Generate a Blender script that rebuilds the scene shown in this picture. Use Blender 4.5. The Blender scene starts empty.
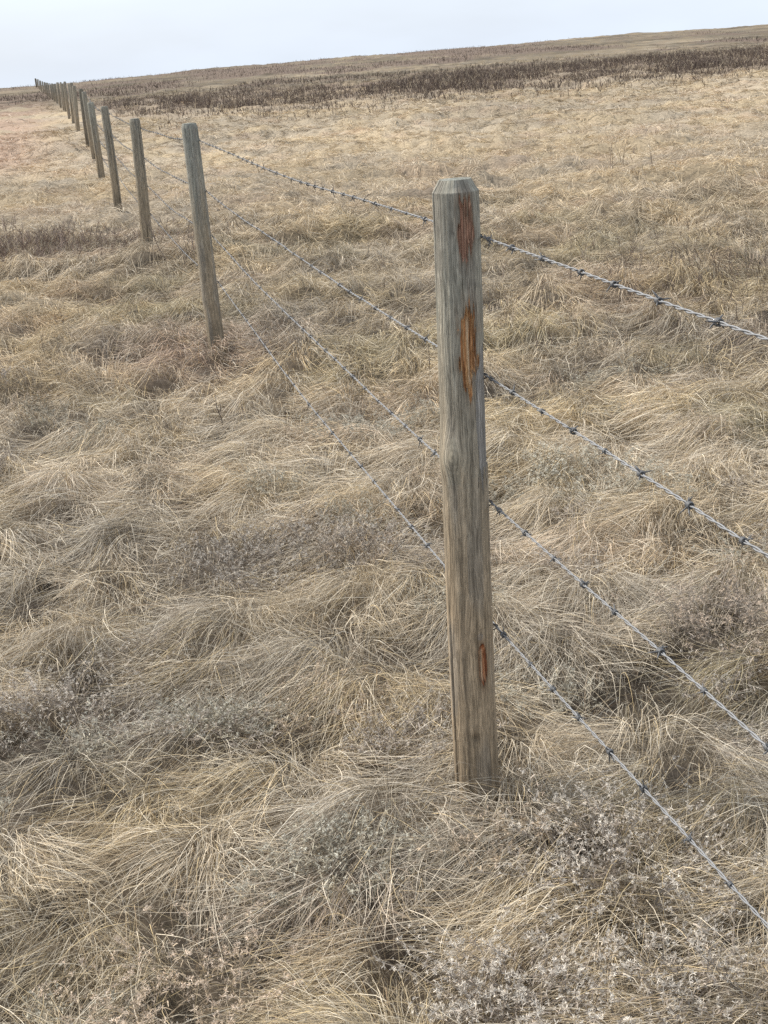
import bpy, math
import numpy as np

rng = np.random.default_rng(11)
scene = bpy.context.scene
COL = scene.collection
TAU = 2 * math.pi

# ------------------------------------------------------------------ helpers
def mesh_from(name, V, F, cols=None, smooth=False, grain=None):
    """V (n,3); F list/array of quads or tris (m,k)."""
    me = bpy.data.meshes.new(name)
    V = np.ascontiguousarray(V, np.float32)
    Fs = F if isinstance(F, list) else [F]
    Fs = [np.asarray(f, np.int32) for f in Fs if len(f)]
    loops = np.concatenate([f.ravel() for f in Fs])
    tot = np.concatenate([np.full(len(f), f.shape[1], np.int32) for f in Fs])
    start = np.concatenate([[0], np.cumsum(tot)[:-1]]).astype(np.int32)
    me.vertices.add(len(V)); me.vertices.foreach_set('co', V.ravel())
    me.loops.add(len(loops)); me.loops.foreach_set('vertex_index', loops)
    me.polygons.add(len(tot)); me.polygons.foreach_set('loop_start', start)
    if smooth:
        me.polygons.foreach_set('use_smooth', np.ones(len(tot), bool))
    me.update(calc_edges=True)
    if cols is not None:
        a = me.color_attributes.new('tint', 'FLOAT_COLOR', 'POINT')
        c = np.ones((len(V), 4), np.float32); c[:, :3] = cols
        a.data.foreach_set('color', c.ravel())
    if grain is not None:
        a = me.attributes.new('grain', 'FLOAT_VECTOR', 'POINT')
        a.data.foreach_set('vector', np.ascontiguousarray(grain, np.float32).ravel())
    return me

def link(name, me, mat=None, parent=None):
    o = bpy.data.objects.new(name, me); COL.objects.link(o)
    if mat is not None and me is not None and not me.materials:
        me.materials.append(mat)
    if parent is not None:
        o.parent = parent
    return o

def tag(o, label=None, cat=None, group=None, kind=None):
    if label: o['label'] = label
    if cat: o['category'] = cat
    if group: o['group'] = group
    if kind: o['kind'] = kind
    return o

def hash2(ix, iy, s):
    h = (ix.astype(np.int64) * 374761393 + iy.astype(np.int64) * 668265263 + s * 1442695041) & 0xFFFFFFFF
    h = ((h ^ (h >> 13)) * 1274126177) & 0xFFFFFFFF
    h = ((h ^ (h >> 16)) * 2246822519) & 0xFFFFFFFF
    h = h ^ (h >> 15)
    return (h & 0xFFFFFF) / float(0x1000000)

def vnoise(x, y, s=0):
    ix = np.floor(x); iy = np.floor(y); fx = x - ix; fy = y - iy
    ux = fx * fx * fx * (fx * (fx * 6 - 15) + 10); uy = fy * fy * fy * (fy * (fy * 6 - 15) + 10)
    a = hash2(ix, iy, s); b = hash2(ix + 1, iy, s); c = hash2(ix, iy + 1, s); d = hash2(ix + 1, iy + 1, s)
    return (a + (b - a) * ux) * (1 - uy) + (c + (d - c) * ux) * uy

def fbm(x, y, s=0, o=3):
    t = np.zeros_like(np.asarray(x, float)); a = .5; n = 0
    for k in range(o):
        t = t + a * vnoise(x * 2 ** k + 17.3 * k, y * 2 ** k - 9.1 * k, s + k * 31); n += a; a *= .5
    return t / n

def sstep(a, b, x):
    t = np.clip((x - a) / (b - a), 0, 1); return t * t * (3 - 2 * t)

# ------------------------------------------------------------------ the lie of the land
def macro(x, y):
    z = .17 * sstep(26, 42, y) * (1 - sstep(70, 130, y))
    r = np.maximum(y, 1)
    far = sstep(140, 320, y)
    z = z + far * (1.25 + 1.9 * np.clip(x / r, -.6, .6))
    z = z + far * (fbm(x / 24 + 5, y / 60, 77, 3) - .5) * 1.1
    z = z - sstep(300, 900, y) * 26
    return z

CS = .33
def cells(x, y):
    """lumpy tussocks: height, offset from the tussock centre, tussock random value"""
    sx, sy = CS * 1.15, CS * .9
    wx = x + .22 * (fbm(x * 1.7, y * 1.7, 5, 2) - .5); wy = y + .22 * (fbm(x * 1.7 + 40, y * 1.7, 6, 2) - .5)
    gx = np.floor(wx / sx); gy = np.floor(wy / sy)
    best = np.full(x.shape, -1.0); ox = np.zeros(x.shape); oy = np.zeros(x.shape); rid = np.zeros(x.shape)
    for dx in (-1, 0, 1):
        for dy in (-1, 0, 1):
            cx = gx + dx; cy = gy + dy
            px = (cx + .15 + .7 * hash2(cx, cy, 1)) * sx; py = (cy + .15 + .7 * hash2(cx, cy, 2)) * sy
            q = hash2(cx, cy, 3); amp = .35 + .65 * q
            sg = CS * (.34 + .22 * hash2(cx, cy, 4))
            ex = wx - px; ey = wy - py
            h = amp * np.exp(-(ex * ex * .75 + ey * ey * 1.2) / (2 * sg * sg * .55))
            m = h > best
            best = np.where(m, h, best); ox = np.where(m, ex, ox); oy = np.where(m, ey, oy)
            rid = np.where(m, hash2(cx, cy, 7), rid)
    return best, ox, oy, rid

POSTS = []   # filled below; the grass thins at their feet
def mat_height(x, y, h=None):
    if h is None:
        h = cells(x, y)[0]
    d = np.hypot(x, y)
    amp = .112 * (1 + .7 * sstep(5, 9, d)) * (1 - .5 * sstep(13, 30, d))
    rip = fbm(x / 1.7 + 3, y / .75, 21, 2) - .5 + .35 * sstep(8, 16, d) * (vnoise(x / .8, y / .38, 29) - .5)
    z = macro(x, y) + amp * (h - .45) - .045 + .13 * rip * (.5 + 1.5 * sstep(5, 14, d) + .8 * sstep(11, 18, d)) + .08 * (fbm(x / 3.1, y / 3.1, 22, 2) - .5)
    for q, (px, py) in enumerate(POSTS):          # the sward is trodden level round each post
        near = np.abs(y - py) < 1.0
        if not near.any(): continue
        rr = (x[near] - px) ** 2 + (y[near] - py) ** 2
        w = np.exp(-rr / (2 * (.20 if q < 2 else .38) ** 2))
        z[near] = z[near] * (1 - w) + (macro(x[near], y[near]) - (.035 if q == 0 else .015 if q == 1 else .05 if q == 2 else .01)) * w
    return z

# ------------------------------------------------------------------ materials
def new_mat(name):
    m = bpy.data.materials.new(name); m.use_nodes = True
    nt = m.node_tree; nt.nodes.clear()
    out = nt.nodes.new('ShaderNodeOutputMaterial')
    return m, nt, out

def N(nt, t, **kw):
    n = nt.nodes.new(t)
    for k, v in kw.items():
        setattr(n, k, v)
    return n

def grass_mat(name, trans=.25, rough=.75, gain=1.0):
    m, nt, out = new_mat(name)
    at = N(nt, 'ShaderNodeAttribute', attribute_name='tint')
    p = N(nt, 'ShaderNodeBsdfPrincipled'); p.inputs['Roughness'].default_value = rough
    p.inputs['Specular IOR Level'].default_value = .25
    tr = N(nt, 'ShaderNodeBsdfTranslucent')
    mx = N(nt, 'ShaderNodeMixShader'); mx.inputs[0].default_value = trans
    nt.links.new(at.outputs['Color'], p.inputs['Base Color']); nt.links.new(at.outputs['Color'], tr.inputs['Color'])
    nt.links.new(p.outputs[0], mx.inputs[1]); nt.links.new(tr.outputs[0], mx.inputs[2])
    nt.links.new(mx.outputs[0], out.inputs['Surface'])
    return m

def tint_mat(name, rough=.85, spec=.2, bump_scale=None, bump=.2, metal=0.0, mott=0.0, mscale=60, stretch=(1, 1, 1)):
    """vertex tint times a little procedural mottling"""
    m, nt, out = new_mat(name)
    at = N(nt, 'ShaderNodeAttribute', attribute_name='tint')
    p = N(nt, 'ShaderNodeBsdfPrincipled'); p.inputs['Roughness'].default_value = rough
    p.inputs['Specular IOR Level'].default_value = spec; p.inputs['Metallic'].default_value = metal
    tc = N(nt, 'ShaderNodeTexCoord'); mp = N(nt, 'ShaderNodeMapping'); mp.inputs['Scale'].default_value = stretch
    nt.links.new(tc.outputs['Object'], mp.inputs['Vector'])
    no = N(nt, 'ShaderNodeTexNoise'); no.inputs['Scale'].default_value = mscale; no.inputs['Detail'].default_value = 6
    nt.links.new(mp.outputs[0], no.inputs['Vector'])
    mr = N(nt, 'ShaderNodeMapRange'); mr.inputs['From Min'].default_value = .3; mr.inputs['From Max'].default_value = .7
    mr.inputs['To Min'].default_value = 1 - mott; mr.inputs['To Max'].default_value = 1 + mott
    nt.links.new(no.outputs['Fac'], mr.inputs['Value'])
    vm = N(nt, 'ShaderNodeVectorMath', operation='SCALE')
    nt.links.new(at.outputs['Color'], vm.inputs[0]); nt.links.new(mr.outputs[0], vm.inputs['Scale'])
    nt.links.new(vm.outputs[0], p.inputs['Base Color'])
    if bump:
        b = N(nt, 'ShaderNodeBump'); b.inputs['Strength'].default_value = bump; b.inputs['Distance'].default_value = .002
        nt.links.new(no.outputs['Fac'], b.inputs['Height']); nt.links.new(b.outputs[0], p.inputs['Normal'])
    nt.links.new(p.outputs[0], out.inputs['Surface'])
    return m

M_grass = grass_mat('dry_grass', .10)
M_forb = grass_mat('dry_forb', .15, .9)
M_shrub = grass_mat('bare_twigs', .05, .85)
M_soil = tint_mat('thatch_ground', .95, .1, mott=.35, mscale=30, bump=.6)
def wood_mat(name, rough, contrast, bump):
    """vertex tint under fine weathered grain: long dark fibres, swirling bands, pores"""
    m, nt, out = new_mat(name)
    at = N(nt, 'ShaderNodeAttribute', attribute_name='tint')
    p = N(nt, 'ShaderNodeBsdfPrincipled'); p.inputs['Roughness'].default_value = rough; p.inputs['Specular IOR Level'].default_value = .15
    tc = N(nt, 'ShaderNodeAttribute', attribute_name='grain')
    wn = N(nt, 'ShaderNodeTexNoise'); wn.inputs['Scale'].default_value = 7; wn.inputs['Detail'].default_value = 2
    nt.links.new(tc.outputs['Vector'], wn.inputs['Vector'])
    wv = N(nt, 'ShaderNodeVectorMath', operation='MULTIPLY_ADD'); wv.inputs[1].default_value = (.022, .022, 0); 
    nt.links.new(wn.outputs['Color'], wv.inputs[0]); nt.links.new(tc.outputs['Vector'], wv.inputs[2])
    def streak(scale, det, lo, hi, a, b):
        mp = N(nt, 'ShaderNodeMapping'); mp.inputs['Scale'].default_value = scale
        nt.links.new(wv.outputs[0], mp.inputs['Vector'])
        no = N(nt, 'ShaderNodeTexNoise'); no.inputs['Scale'].default_value = 1; no.inputs['Detail'].default_value = det; no.inputs['Roughness'].default_value = .65
        nt.links.new(mp.outputs[0], no.inputs['Vector'])
        mr = N(nt, 'ShaderNodeMapRange'); mr.inputs['From Min'].default_value = lo; mr.inputs['From Max'].default_value = hi
        mr.inputs['To Min'].default_value = a; mr.inputs['To Max'].default_value = b
        nt.links.new(no.outputs['Fac'], mr.inputs['Value'])
        return mr.outputs[0]
    c = contrast
    f1 = streak((420, 420, 9), 4, .36, .58, 1 - .62 * c, 1 + .14 * c)     # fibres
    f2 = streak((150, 150, 3.5), 3, .38, .62, 1 - .38 * c, 1 + .16 * c)   # growth bands
    f3 = streak((60, 60, 22), 5, .35, .65, 1 - .22 * c, 1 + .20 * c)      # weather blotches
    f4 = streak((230, 230, 26), 2, .66, .74, 1, 1 - .55 * c)              # short dark checks
    v = at.outputs['Color']
    for f in (f1, f2, f3, f4):
        vm = N(nt, 'ShaderNodeVectorMath', operation='SCALE'); nt.links.new(v, vm.inputs[0]); nt.links.new(f, vm.inputs['Scale']); v = vm.outputs[0]
    nt.links.new(v, p.inputs['Base Color'])
    ad = N(nt, 'ShaderNodeMath', operation='MULTIPLY'); nt.links.new(f1, ad.inputs[0]); nt.links.new(f2, ad.inputs[1])
    bn = N(nt, 'ShaderNodeBump'); bn.inputs['Strength'].default_value = bump; bn.inputs['Distance'].default_value = .003
    nt.links.new(ad.outputs[0], bn.inputs['Height']); nt.links.new(bn.outputs[0], p.inputs['Normal'])
    nt.links.new(p.outputs[0], out.inputs['Surface'])
    return m
M_wood = wood_mat('weathered_wood', .85, .74, .6)
M_scar = wood_mat('torn_wood', .75, .9, .6)
def metal(name, col, rough, met):
    m, nt, out = new_mat(name)
    p = N(nt, 'ShaderNodeBsdfPrincipled'); p.inputs['Roughness'].default_value = rough; p.inputs['Metallic'].default_value = met
    tc = N(nt, 'ShaderNodeTexCoord'); no = N(nt, 'ShaderNodeTexNoise'); no.inputs['Scale'].default_value = 90; no.inputs['Detail'].default_value = 4
    nt.links.new(tc.outputs['Object'], no.inputs['Vector'])
    r = N(nt, 'ShaderNodeMix', data_type='RGBA')
    r.inputs[6].default_value = (*col, 1); r.inputs[7].default_value = (*[c * .55 for c in col], 1)
    nt.links.new(no.outputs['Fac'], r.inputs[0]); nt.links.new(r.outputs[2], p.inputs['Base Color'])
    nt.links.new(p.outputs[0], out.inputs['Surface'])
    return m
M_wire = metal('galvanised_wire', (.30, .298, .295), .6, .3)
M_barb = metal('dull_barb_wire', (.18, .178, .175), .6, .4)
M_staple = metal('dark_staple', (.10, .085, .075), .6, .6)

# ------------------------------------------------------------------ colour of the sward
STRAW = np.array([.59, .465, .30]); BEIGE = np.array([.555, .455, .325]); PALE = np.array([.80, .71, .56])
GREY = np.array([.33, .285, .225]); BROWN = np.array([.23, .15, .085]); DARK = np.array([.12, .095, .07])
GOLD = np.array([.56, .42, .21]); PINK = np.array([.55, .385, .28]); OLIVE = np.array([.24, .22, .11])
def tint_at(x, y):
    """broad colour of the dead grass at a place"""
    d = np.hypot(x, y)
    n1 = fbm(x / 1.3, y / 1.0, 41, 3); n2 = fbm(x / 4.5 + 9, y / 3.0, 43, 3); n3 = fbm(x / .6, y / .5, 47, 2)
    c = BEIGE[None, :] + (STRAW - BEIGE)[None, :] * sstep(.35, .6, n1)[:, None]
    g = sstep(.46, .64, n2 * .45 + n3 * .55) * (.9 - .5 * sstep(5, 14, d)) + .18 * (1 - sstep(3, 7, d))
    c = c + (GREY - c) * np.clip(g, 0, .8)[:, None]
    gl = sstep(.54, .68, fbm(x / .55 + 11, y / .42, 51, 2)) * .45 * (1 - sstep(9, 18, d))
    c = c + (GOLD * 1.04 - c) * gl[:, None]
    o = sstep(.56, .72, fbm(x / .9 + 70, y / .9, 53, 2)) * .4 * (1 - sstep(8, 20, d))
    c = c + (OLIVE * 1.25 - c) * o[:, None]
    pk = sstep(.6, .75, fbm(x / .8 - 30, y / .6, 57, 2)) * .28
    # rusty grass round the foot of the second post and left of the fence farther on
    rust = np.exp(-(((x + 1.1) / .6) ** 2 + ((y - 9.2) / .8) ** 2)) * .75
    side = sstep(.0, 2.5, -(x + .19 * y - .75)) * sstep(24, 33, y) * (1 - sstep(120, 200, y)) * .85 * sstep(.3, .6, fbm(x / 3, y / 6, 59, 2) + .12)
    pk = np.clip(np.maximum(np.maximum(pk, rust), side), 0, .85)
    c = c + (PINK - c) * pk[:, None]
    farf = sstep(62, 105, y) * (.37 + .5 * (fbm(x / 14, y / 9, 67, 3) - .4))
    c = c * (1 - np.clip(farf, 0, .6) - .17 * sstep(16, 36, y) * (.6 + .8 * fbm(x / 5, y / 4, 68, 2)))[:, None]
    return c

# ------------------------------------------------------------------ ground sheet
def axis_steps(a, b, fine, rate):
    v = [a]
    while v[-1] < b:
        v.append(v[-1] + max(fine, rate * abs(v[-1])))
    return np.array(v)
ys = np.concatenate([-axis_steps(0, 60, .2, .08)[1:][::-1], axis_steps(0, 1500, .045, .011)])
xp = axis_steps(0, 900, .05, .019)
xs = np.concatenate([-xp[1:][::-1], xp])
GX, GY = np.meshgrid(xs, ys)
x = GX.ravel(); y = GY.ravel()
zz = mat_height(x, y) - .025 - .10 * (1 - sstep(8, 30, np.hypot(x, y)))
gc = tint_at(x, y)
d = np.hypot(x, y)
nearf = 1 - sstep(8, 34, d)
soil = np.array([.04, .031, .024])  # soil under the near grass, kept extra dark so gaps between blades look shaded
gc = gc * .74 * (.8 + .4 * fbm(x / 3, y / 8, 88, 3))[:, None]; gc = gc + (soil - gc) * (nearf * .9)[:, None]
# dark strips of low brush on the far rise
strip = sstep(.44, .62, .5 * fbm(x / 22, y / 50, 91, 3) + .5 * fbm(x / 6, y / 24, 92, 3)) * sstep(95, 125, y) * .9
lo = 41 + 18 * (fbm(x / 7, y / 5, 93, 3) - .45); hi = 92 + 40 * (fbm(x / 9, y / 30, 97, 3) - .5)
band = sstep(lo - 4, lo + 26, y) * (1 - sstep(hi - 3, hi + 4, y)) * sstep(.5, 3.0, x + .1915 * y) * .8 * (.55 + .45 * sstep(.35, .6, fbm(x / 1.8, y / 2.5, 99, 2)))
gc = gc + (np.array([.15, .11, .085]) - gc) * np.clip(strip + band, 0, .85)[:, None]
nx, ny = len(xs), len(ys)
idx = np.arange(nx * ny).reshape(ny, nx)
F = np.stack([idx[:-1, :-1], idx[:-1, 1:], idx[1:, 1:], idx[1:, :-1]], -1).reshape(-1, 4)
ground = link('ground', mesh_from('ground', np.stack([x, y, zz], 1), F, gc, smooth=True), M_soil)
tag(ground, 'broad prairie of matted straw coloured thatch rising to the skyline', 'ground', kind='structure')

# ------------------------------------------------------------------ ribbons
def ribbons(P, W, side_roll, cols, taper=.25):
    """P (n,k,3) centre lines, W (n) widths; flat tapering blades; returns V,F,C"""
    n, k, _ = P.shape
    T = np.gradient(P, axis=1); T /= np.linalg.norm(T, axis=2, keepdims=True) + 1e-9
    up = np.zeros_like(T); up[..., 2] = 1
    S = np.cross(T, up); ln = np.linalg.norm(S, axis=2, keepdims=True)
    S = np.where(ln > .05, S / (ln + 1e-9), np.array([1., 0, 0]))
    B = np.cross(S, T)
    r = side_roll[:, None, None]
    D = S * np.cos(r) + B * np.sin(r)
    t = np.linspace(0, 1, k)
    prof = (1 - (1 - taper) * t ** 2) * (.7 + .3 * np.minimum(t * 4, 1))
    D = D * (W[:, None] * .5 * prof[None, :])[..., None]
    V = np.stack([P - D, P + D], 2).reshape(-1, 3)
    base = (np.arange(n) * k * 2)[:, None]
    j = (np.arange(k - 1) * 2)[None, :]
    a = base + j
    F = np.stack([a, a + 1, a + 3, a + 2], -1).reshape(-1, 4)
    if cols.ndim == 2:
        C = np.repeat(cols, 2 * k, 0)
    else:
        C = np.repeat(cols.reshape(-1, 3), 2, 0)
    return V, F, C

WIND = math.radians(196)
FORB_XY = [(.20, 2.36, .15), (-.16, 2.86, .14), (.45, 2.72, .21), (-.30, 4.95, .34), (.02, 3.5, .14), (-.44, 2.42, .13), (-.93, 3.80, .23), (-.50, 3.72, .19), (.99, 3.95, .17), (.52, 2.30, .11)]
def strand_field(x, y, k, d0, mode, seed, lock):
    g = np.random.default_rng(seed)
    n = len(x)
    h, ox, oy, rid = cells(x, y)
    th = WIND + 2.2 * (fbm(x / 1.6, y / 1.6, 61, 2) - .5) * 2
    rl = np.hypot(ox, oy) + 1e-6
    rad = np.stack([ox / rl, oy / rl], 1)
    dirv = np.stack([np.cos(th), np.sin(th)], 1) * (1.0 if mode != 'tuft' else .75) + rad * np.minimum(rl / .1, 1)[:, None] * (.55 if mode != 'tuft' else .9)
    ang = np.arctan2(dirv[:, 1] * .62, dirv[:, 0])
    nl = int(lock.max()) + 1
    d = np.hypot(x, y); calm = 1 - .45 * sstep(6, 13, d)
    ang = ang + calm * ( g.normal(0, {'mat': .85, 'tuft': .42, 'comb': .3}[mode], nl)[lock] + g.normal(0, {'mat': .3, 'tuft': .15, 'comb': .12}[mode], n))
    curl = g.normal(0, .34, nl)[lock] + g.normal(0, .35 if mode == 'mat' else .2, n)
    d = np.hypot(x, y)
    L = {'mat': g.uniform(.05, .17, n), 'tuft': g.uniform(.08, .25, n), 'comb': g.uniform(.13, .32, n)}[mode]
    L = L * (1 - .05 * sstep(7, 16, d)) * (1 + sstep(30, 70, d) * 1.0)
    lift = {'mat': g.gamma(1.6, .012, n), 'tuft': g.gamma(2.0, .013, n) + .003, 'comb': g.gamma(1.5, .013, n)}[mode]
    lift = np.minimum(lift * (.6 + .8 * g.random(nl)[lock]), .13) * (1 - .45 * sstep(5, 10, d))
    t = np.linspace(0, 1, k)
    a = ang[:, None] + curl[:, None] * (t[None, :] - .3) * 1.4
    ds = (L / (k - 1))[:, None]
    X = x[:, None] + np.concatenate([np.zeros((n, 1)), np.cumsum(np.cos(a[:, 1:]) * ds, 1)], 1)
    Y = y[:, None] + np.concatenate([np.zeros((n, 1)), np.cumsum(np.sin(a[:, 1:]) * ds, 1)], 1)
    Z = mat_height(X.ravel(), Y.ravel()).reshape(n, k)
    # the blades bridge the hollows: smooth what they lie on
    Zs = Z.copy()
    for _ in range(2):
        Zs[:, 1:-1] = np.maximum(Zs[:, 1:-1], (Zs[:, :-2] + Zs[:, 2:]) * .5)
    peak = g.uniform(.35, .75, n)[:, None]
    tt = t[None, :]
    arch = np.where(tt < peak, np.sin(tt / peak * math.pi / 2), np.cos((tt - peak) / (1 - peak) * math.pi / 2 * g.uniform(.4, 1.05, n)[:, None]))
    deep = 1 - .6 * sstep(8, 20, d)
    lev = {'mat': (-.10, -.02), 'tuft': (-.07, .012), 'comb': (-.02, .015)}[mode]
    under = (lev[0] + (lev[1] - lev[0]) * g.random(nl)[lock] + g.normal(0, .006, n)) * deep
    rootdip = -.06 * deep[:, None] * np.maximum(0, 1 - tt * 5) * (0 if mode == 'comb' else 1)
    P = np.stack([X, Y, Zs + under[:, None] + rootdip + lift[:, None] * arch], 2)
    return P, rid, L, g, h

def strand_cols(x, y, rid, g, n, lock, mode):
    c = tint_at(x, y)
    c = c * (.82 + .36 * rid)[:, None] * g.normal(1, .16, int(lock.max()) + 1)[lock][:, None]
    if mode == 'mat':      # old, greyer growth, darkened further near the camera to paint shade into the gaps
        nf = (1 - sstep(9, 20, np.hypot(x, y)))[:, None]
        c = c * (1 - .6 * nf) + GREY * .42 * .6 * nf
    pick = g.random(n) + .5 * sstep(6, 14, np.hypot(x, y)) * (g.random(n) < .75)
    alt = np.where((pick < .30)[:, None], PALE, np.where((pick < .38)[:, None], GREY, np.where((pick < .44)[:, None], BROWN, np.where((pick < .52)[:, None], GOLD, np.where((pick < .58)[:, None], DARK, c)))))
    w = np.where(pick < .58, .62, 0.)[:, None]
    c = c * (1 - w) + alt * w
    c = c * np.clip(1 + g.normal(0, .20, n) * (1 - .5 * sstep(6, 14, np.hypot(x, y))), .5, 1.6)[:, None]
    return c

LOCK = 7
def scatter(n, d0, d1, power, seed):
    """locks of blades over the wedge the picture looks at, and a good step to either side"""
    g = np.random.default_rng(seed)
    n = n // LOCK
    u = g.random(n)
    if abs(power) < 1e-6:
        yy = d0 * (d1 / d0) ** u
    else:
        yy = (d0 ** power + (d1 ** power - d0 ** power) * u) ** (1 / power)
    half = .285 * yy + 1.0
    xx = g.uniform(-1, 1, n) * half - .01 * yy
    lock = np.repeat(np.arange(n), LOCK)
    sp = .011 + .0012 * yy
    xx = xx[lock] + g.normal(0, 1, n * LOCK) * sp[lock]; yy = yy[lock] + g.normal(0, 1, n * LOCK) * sp[lock]
    thin = g.random(n * LOCK)
    for fx, fy, fr in FORB_XY:
        e = np.hypot(xx - fx, yy - fy) / fr
        thin = np.where(e < 1, thin + (.62 - .3 * e), thin)
    ok = thin < 1
    return xx[ok], yy[ok], lock[ok]

def post_clear(x, y):
    k = np.ones(len(x), bool)
    for px, py in POSTS[:4]:
        k &= np.hypot(x - px, y - py) > .06
    return k

FENCE_U = np.array([-.19128665, .98153422]); FENCE_N = np.array([.98153422, .19128665])
P1 = np.array([.16, 3.16])
post_xy = [(.174, 3.16), (-.96, 9.33), (-2.05, 14.5), (-3.19, 20.2), (-4.19, 25.2)]
for i in range(41):
    s = 22.45 + 5.35 * (i + 1)
    w = .05 * math.sin(i * 2.3) - 1.9 * (max(0, s - 60) / 180) ** 2
    post_xy.append((P1[0] + FENCE_U[0] * s + FENCE_N[0] * w, P1[1] + FENCE_U[1] * s + FENCE_N[1] * w))
POSTS = post_xy[:12]

def lay_grass(name, specs, label, cat):
    Vs, Fs, Cs = [], [], []; off = 0
    for (n, d0, d1, pw, k, mode, seed, wgain) in specs:
        x, y, lock = scatter(n, d0, d1, pw, seed)
        hh = cells(x, y)[0]; keep = post_clear(x, y) & (np.random.default_rng(seed + 5).random(len(x)) > .97 * np.maximum(1 - sstep(.10, .34, hh), 1 - sstep(.30, .47, vnoise(x / .13, y / .09, 87))) * (1 - sstep(6, 14, y))); x, y, lock = x[keep], y[keep], lock[keep]
        P, rid, L, g, h = strand_field(x, y, k, d0, mode, seed + 1, lock)
        n2 = len(x)
        d = np.hypot(x, y)
        W = np.where(d < 12, np.maximum(.00100, .00023 * d), .00023 * d + .00010 * (d - 12)) * wgain * g.uniform(.6, 1.4, n2)
        W = np.minimum(W, .022)
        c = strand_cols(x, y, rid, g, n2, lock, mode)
        roll = g.normal(0, .6, n2)
        V, F, C = ribbons(P, W, roll, c)
        Vs.append(V); Fs.append(F + off); Cs.append(C); off += len(V)
    o = link(name, mesh_from(name, np.concatenate(Vs), np.concatenate(Fs), np.concatenate(Cs)), M_grass)
    return tag(o, label, cat, kind='stuff')

QN = 1.0
lay_grass('grass', [
    (int(112000 * QN), 1.6, 7.0, 1.0, 4, 'mat', 101, 1.0),
    (int(225000 * QN), 1.6, 7.0, 1.0, 6, 'tuft', 103, 1.05),
    (int(40000 * QN), 1.6, 7.0, 1.0, 7, 'comb', 105, 1.1),
    (int(90000 * QN), 7.0, 17., 1.0, 5, 'mat', 107, 1.0),
    (int(180000 * QN), 7.0, 17., 1.0, 5, 'tuft', 109, .95),
    (int(170000 * QN), 17., 48., 0.6, 4, 'tuft', 111, .9),
    (int(40000 * QN), 48., 150., 0.5, 3, 'tuft', 113, 1.0),
], 'matted dry straw coloured grass lying in tussocks over the whole prairie', 'grass')

# ------------------------------------------------------------------ twiggy brush
def twigs(x, y, hgt, width, col, seed, lean=.25, forks=3, sink=.03, straw=.12):
    g = np.random.default_rng(seed); n = len(x)
    z = mat_height(x, y) - sink
    H = hgt * g.uniform(.55, 1.25, n)
    an = g.uniform(0, TAU, n); ln = np.abs(g.normal(0, lean, n))
    dx, dy = np.cos(an) * ln, np.sin(an) * ln
    t = np.linspace(0, 1, 4)
    wob = g.normal(0, .04, (n, 4, 2)) * H[:, None, None]; wob[:, 0] = 0
    P = np.stack([x[:, None] + dx[:, None] * H[:, None] * t ** 1.3 + wob[..., 0], y[:, None] + dy[:, None] * H[:, None] * t ** 1.3 + wob[..., 1], z[:, None] + H[:, None] * t], 2)
    cc = col[None, :] * g.uniform(.6, 1.5, n)[:, None]; cc = np.where(g.random((n, 1)) < straw, BEIGE * g.uniform(.5, .9, (n, 1)), cc)
    parts = [ribbons(P, width * g.uniform(.7, 1.3, n), g.uniform(0, 3.1, n), cc, .4)]
    for f in range(forks):
        s = g.uniform(.25, .8, n); i0 = np.clip((s * 3).astype(int), 0, 2); fr = s * 3 - i0
        b = P[np.arange(n), i0] * (1 - fr)[:, None] + P[np.arange(n), i0 + 1] * fr[:, None]
        a2 = g.uniform(0, TAU, n); l2 = H * g.uniform(.2, .45, n); e = g.uniform(.5, 1.2, n)
        tip = b + np.stack([np.cos(a2) * np.cos(e) * l2, np.sin(a2) * np.cos(e) * l2, np.sin(e) * l2], 1)
        mid = (b + tip) / 2 + g.normal(0, .02, (n, 3)) * H[:, None]
        parts.append(ribbons(np.stack([b, mid, tip], 1), width * .7 * g.uniform(.7, 1.3, n), g.uniform(0, 3.1, n), cc * 1.1, .4))
    return parts

def merge(parts):
    off = 0; V = []; F = []; C = []
    for v, f, c in parts:
        V.append(v); F.append(f + off); C.append(c); off += len(v)
    return np.concatenate(V), np.concatenate(F), np.concatenate(C)

g = np.random.default_rng(5)
# the dark thicket across the field, right of the fence
n = 105000
yy = g.uniform(40, 108, n); xx = g.uniform(-.19, .36, n) * yy
nz1 = fbm(xx / 7, yy / 5, 93, 3); nz2 = fbm(xx / 1.6, yy / 1.6, 96, 2)
lo = 41 + 18 * (nz1 - .45); hi = 92 + 40 * (fbm(xx / 9, yy / 30, 97, 3) - .5)
dens = sstep(lo - 12, lo + 28, yy) ** 1.3 * (1 - sstep(hi - 26, hi + 10, yy))
dens = dens * (.10 + .90 * sstep(.34, .56, nz2 * .6 + .4 * fbm(xx / 4.5, yy / 8, 98, 2))) + .015
keep = (g.random(n) < dens * 1.15) & (xx + .1915 * yy > 1.0 + 3.5 * g.random(n) ** 2 + 2 * nz1)
xx, yy, hi = xx[keep], yy[keep], hi[keep]
V, F, C = merge(twigs(xx, yy, (.08 + .36 * sstep(.25, .75, fbm(xx / 2.2, yy / 3, 95, 3))) * (.6 + .4 * sstep(45, 62, yy)) * (1 - .55 * sstep(hi - 25, hi + 5, yy))[0:] , .015, np.array([.10, .075, .06]), 6, .4, 4, straw=.16))
tag(link('brush_thicket', mesh_from('brush_thicket', V, F, C), M_shrub), 'long dark purple brown band of leafless brush crossing the far field', 'brush', kind='stuff')
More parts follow.
